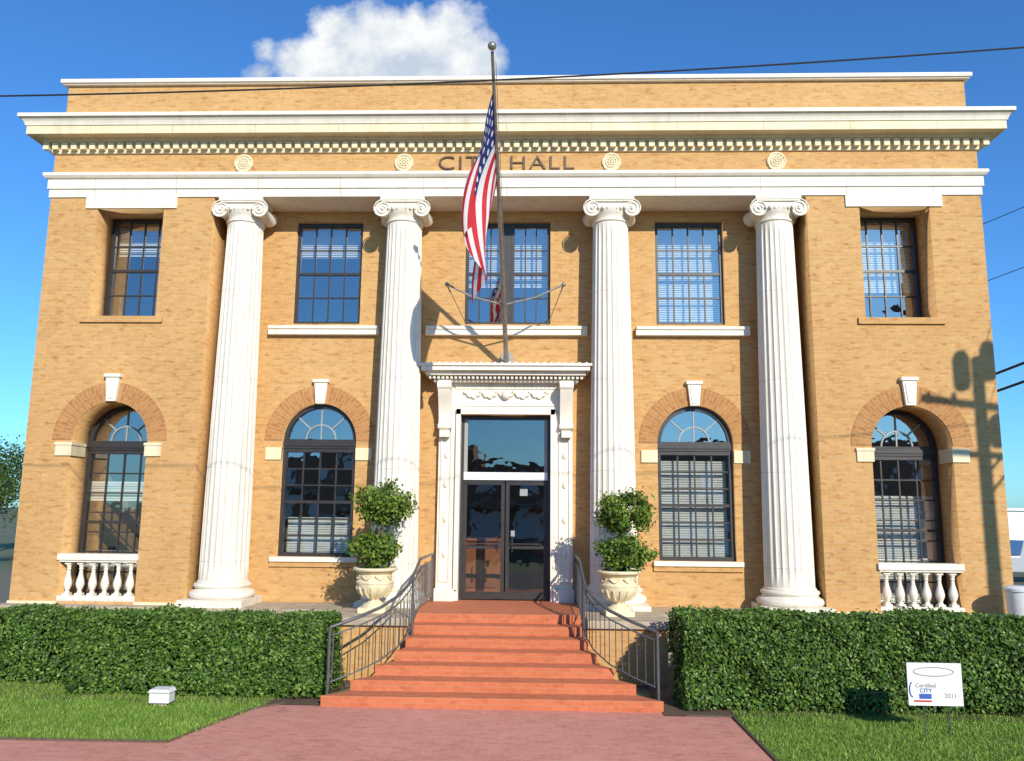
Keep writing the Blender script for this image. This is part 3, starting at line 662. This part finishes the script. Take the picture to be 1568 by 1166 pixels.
# ------------------------------------------------------------------ street furniture
up_=MB(); ux,uy=12.7,-7.6
up_.tube([(ux,uy,0),(ux,uy,9.9)],[.16,.11],12); up_.tube([(ux-1.1,uy-.1,9.15),(ux+.9,uy+.1,8.8)],.07,6); up_.tube([(ux-.9,uy-.1,8.1),(ux+.8,uy+.1,7.9)],.06,6)
for q,zq in ((-.27,9.35),(.27,9.55)): up_.lathe(ux+q,uy-.1,[(.13,zq),(.16,zq+.08),(.16,zq+.6),(.1,zq+.72)],16)
up_.lathe(ux+.36,uy-.1,[(.15,8.25),(.17,8.3),(.17,8.75),(.12,8.82)],16)
for k in (-1,-.5,.5,.8): up_.lathe(ux+k,uy,[(.04,9.0),(.06,9.12),(.03,9.22)],8)
up_.obj('utility_pole',M['wood_pole'],smooth=40)
u2_=MB(); u2_.tube([(-24,-7.3,0),(-24,-7.3,9.5)],[.17,.12],12); u2_.box(-25,-23,-7.36,-7.24,8.6,8.72); u2_.obj('utility_pole',M['wood_pole'],smooth=40)
def wire(a,b_,sag,r,name='overhead_wire'):
    a,b_=Vector(a),Vector(b_); m_=60
    MB().tube([a.lerp(b_,i/m_)-Vector((0,0,sag*4*(i/m_)*(1-i/m_))) for i in range(m_+1)],r,6).obj(name,M['wire'])
wire((-24,-7.3,8.40),(12.7,-7.6,8.60),.93,.010)
wire((12.7,-7.6,7.6),(10.2,9,5.6),.3,.03); wire((12.7,-7.6,7.2),(10.2,9,5.2),.3,.03)
wire((12.7,-7.6,9.6),(9.72,2,9.0),.2,.008); wire((12.7,-7.6,8.6),(9.72,3,7.8),.2,.008)
e=empty('yard_sign'); SX=.18; b=MB(); b.box(5.40+SX,6.11+SX,-4.62,-4.60,.40,.94); b.obj('panel',M['whitebox'],e)
b=MB(); b.tube([(5.60+SX,-4.61,0),(5.60+SX,-4.61,.45)],.008,6); b.tube([(5.92+SX,-4.61,0),(5.92+SX,-4.61,.45)],.008,6); b.obj('wire_legs',M['iron'],e)
blue=simple('sign_blue',(.03,.10,.40),.5); red=simple('sign_red',(.5,.03,.03),.5); grey=simple('sign_grey',(.30,.30,.31),.5)
def flattext(t,x,z,size,mat,y=-4.623,name='sign_text'):
    cu=bpy.data.curves.new(name,'FONT'); cu.body=t; cu.size=size; cu.align_x='CENTER'; cu.offset=.0015; o=bpy.data.objects.new(name,cu); scn.collection.objects.link(o); o.rotation_euler=(rad(90),0,0); o.location=(x,y,z); cu.materials.append(mat); o.parent=e
flattext('Certified',5.63+SX,.63,.075,grey); flattext('CITY',5.63+SX,.565,.075,blue); flattext('2011',5.95+SX,.50,.085,grey)
b=MB(); b.prism([(5.54+SX,.485),(5.70+SX,.485),(5.70+SX,.55),(5.54+SX,.55)],-4.6225,-4.6205); b.obj('logo',blue,e); b=MB(); b.prism([(5.47+SX,.445),(5.70+SX,.445),(5.70+SX,.468),(5.47+SX,.468)],-4.6225,-4.6205); b.obj('logo_bar',red,e)
b=MB(); b.tube([(5.745+SX+.26*math.cos(2*math.pi*i/40),-4.622,.83+.055*math.sin(2*math.pi*i/40)) for i in range(40)],.007,5,True); b.obj('logo_ring',grey,e)
b=MB(); b.tube([(5.455+SX+.035*math.cos(a),-4.622,.60+.09*math.sin(a)) for a in [math.pi*.5+math.pi*i/12 for i in range(13)]],.009,5); b.obj('logo_swoosh',blue,e)
e=empty('ground_floodlight'); b=MB(); b.box(-5.0,-4.70,-3.75,-3.55,.05,.20); b.prism([(-5.02,.20),(-4.68,.20),(-4.72,.25),(-4.98,.25)],-3.78,-3.53); b.obj('housing',M['whitebox'],e,bevel=.01); MB().box(-4.95,-4.75,-3.70,-3.60,0,.05).obj('foot',M['conc'],e)
e=empty('trash_can'); b=MB(); b.lathe(9.42,-.62,[(.20,.95),(.22,1.0),(.245,1.45),(.25,1.52),(.27,1.53),(.27,1.58),(.2,1.62)],28); b.obj('can',M['whitebox'],e,smooth=40)
MB().box(9.0,9.95,-1.0,-.385,0,.95).obj('stone_block',M['ledge'],bevel=.01)
# ------------------------------------------------------------------ background
def tree(x,y,h,seed,name='tree',dens=260):
    rg=np.random.default_rng(seed); random.seed(seed); e=empty(name); t=MB()
    t.tube([(x,y,0),(x+.1,y,h*.3),(x-.1,y,h*.6)],[.03*h,.022*h,.012*h],8); P=[];Q=[]
    for k in range(26):
        a=rg.uniform(0,6.28); el=rg.uniform(-.2,1.3); rr=h*.36*rg.uniform(.5,1); tip=np.array([x+rr*math.cos(a)*math.cos(el),y+rr*math.sin(a)*math.cos(el),h*.58+rr*1.1*math.sin(el)])
        t.tube([(x,y,h*rg.uniform(.3,.55)),tuple(tip)],[.01*h,.003*h],5)
        d_=rg.normal(size=(dens,3))*h*.075+tip; P.append(d_); Q.append(rg.normal(size=(dens,3))+np.array([0,0,.5]))
    leafobj('leaves',np.concatenate(P),np.concatenate(Q),.03*h,M['tree'],e); t.obj('trunk',M['bark'],e)
tree(-25.6,22,4.6,11,dens=70); tree(-33,34,6.5,12); tree(-27,30,4,13); tree(-22,-45,9,15); tree(14,-48,8,16)
e=empty('storefront_building'); sbk=simple('storefront_brick',(.30,.16,.10),.9); b=MB(); b.box(-26,-4,-52,-40,0,7.5); b.box(-3.9,12,-52,-40,0,6.2); b.box(12.1,30,-52,-40,0,8); b.obj('walls',sbk,e)
b=MB()
for i in range(18): 
    x=-25+i*3; b.box(x,x+2.2,-39.99,-39.9,.6,2.8); b.box(x+.4,x+1.6,-39.99,-39.9,4,5.6)
b.obj('windows',M['whitebox'],e)
b=MB(); b.box(-26.2,30.2,-39.95,-39.0,3.1,3.4); b.obj('awning',M['conc'],e)
e=empty('warehouse_building'); b=MB(); b.box(27,60,52,70,0,3.2); b.box(26.8,60.2,51.8,70.2,3.2,3.4); b.obj('walls',M['whitebox'],e)
e=empty('pickup_truck'); tp=simple('truck_silver_paint',(.45,.46,.48),.3,.03,metal=.4)
x,y=22.2,20.
b=MB(); b.prism([(x-2.7,.45),(x+2.6,.45),(x+2.6,1.0),(x+2.5,1.1),(x+1.1,1.15),(x+.55,1.75),(x-.75,1.78),(x-.95,1.15),(x-2.7,1.12)],y,y+1.8); b.obj('body',tp,e,bevel=.05)
b=MB(); b.prism([(x-.68,1.18),(x+.95,1.18),(x+.5,1.68),(x-.66,1.7)],y-.01,y+1.81); b.obj('windows',M['frame'],e)
b=MB()
for wx in (x-1.8,x+1.7):
    b.prism([(wx+.38*math.cos(2*math.pi*i/20),.38+.38*math.sin(2*math.pi*i/20)) for i in range(20)],y-.03,y+.2); b.prism([(wx+.38*math.cos(2*math.pi*i/20),.38+.38*math.sin(2*math.pi*i/20)) for i in range(20)],y+1.6,y+1.83)
b.obj('wheels',M['wire'],e)
print('done')
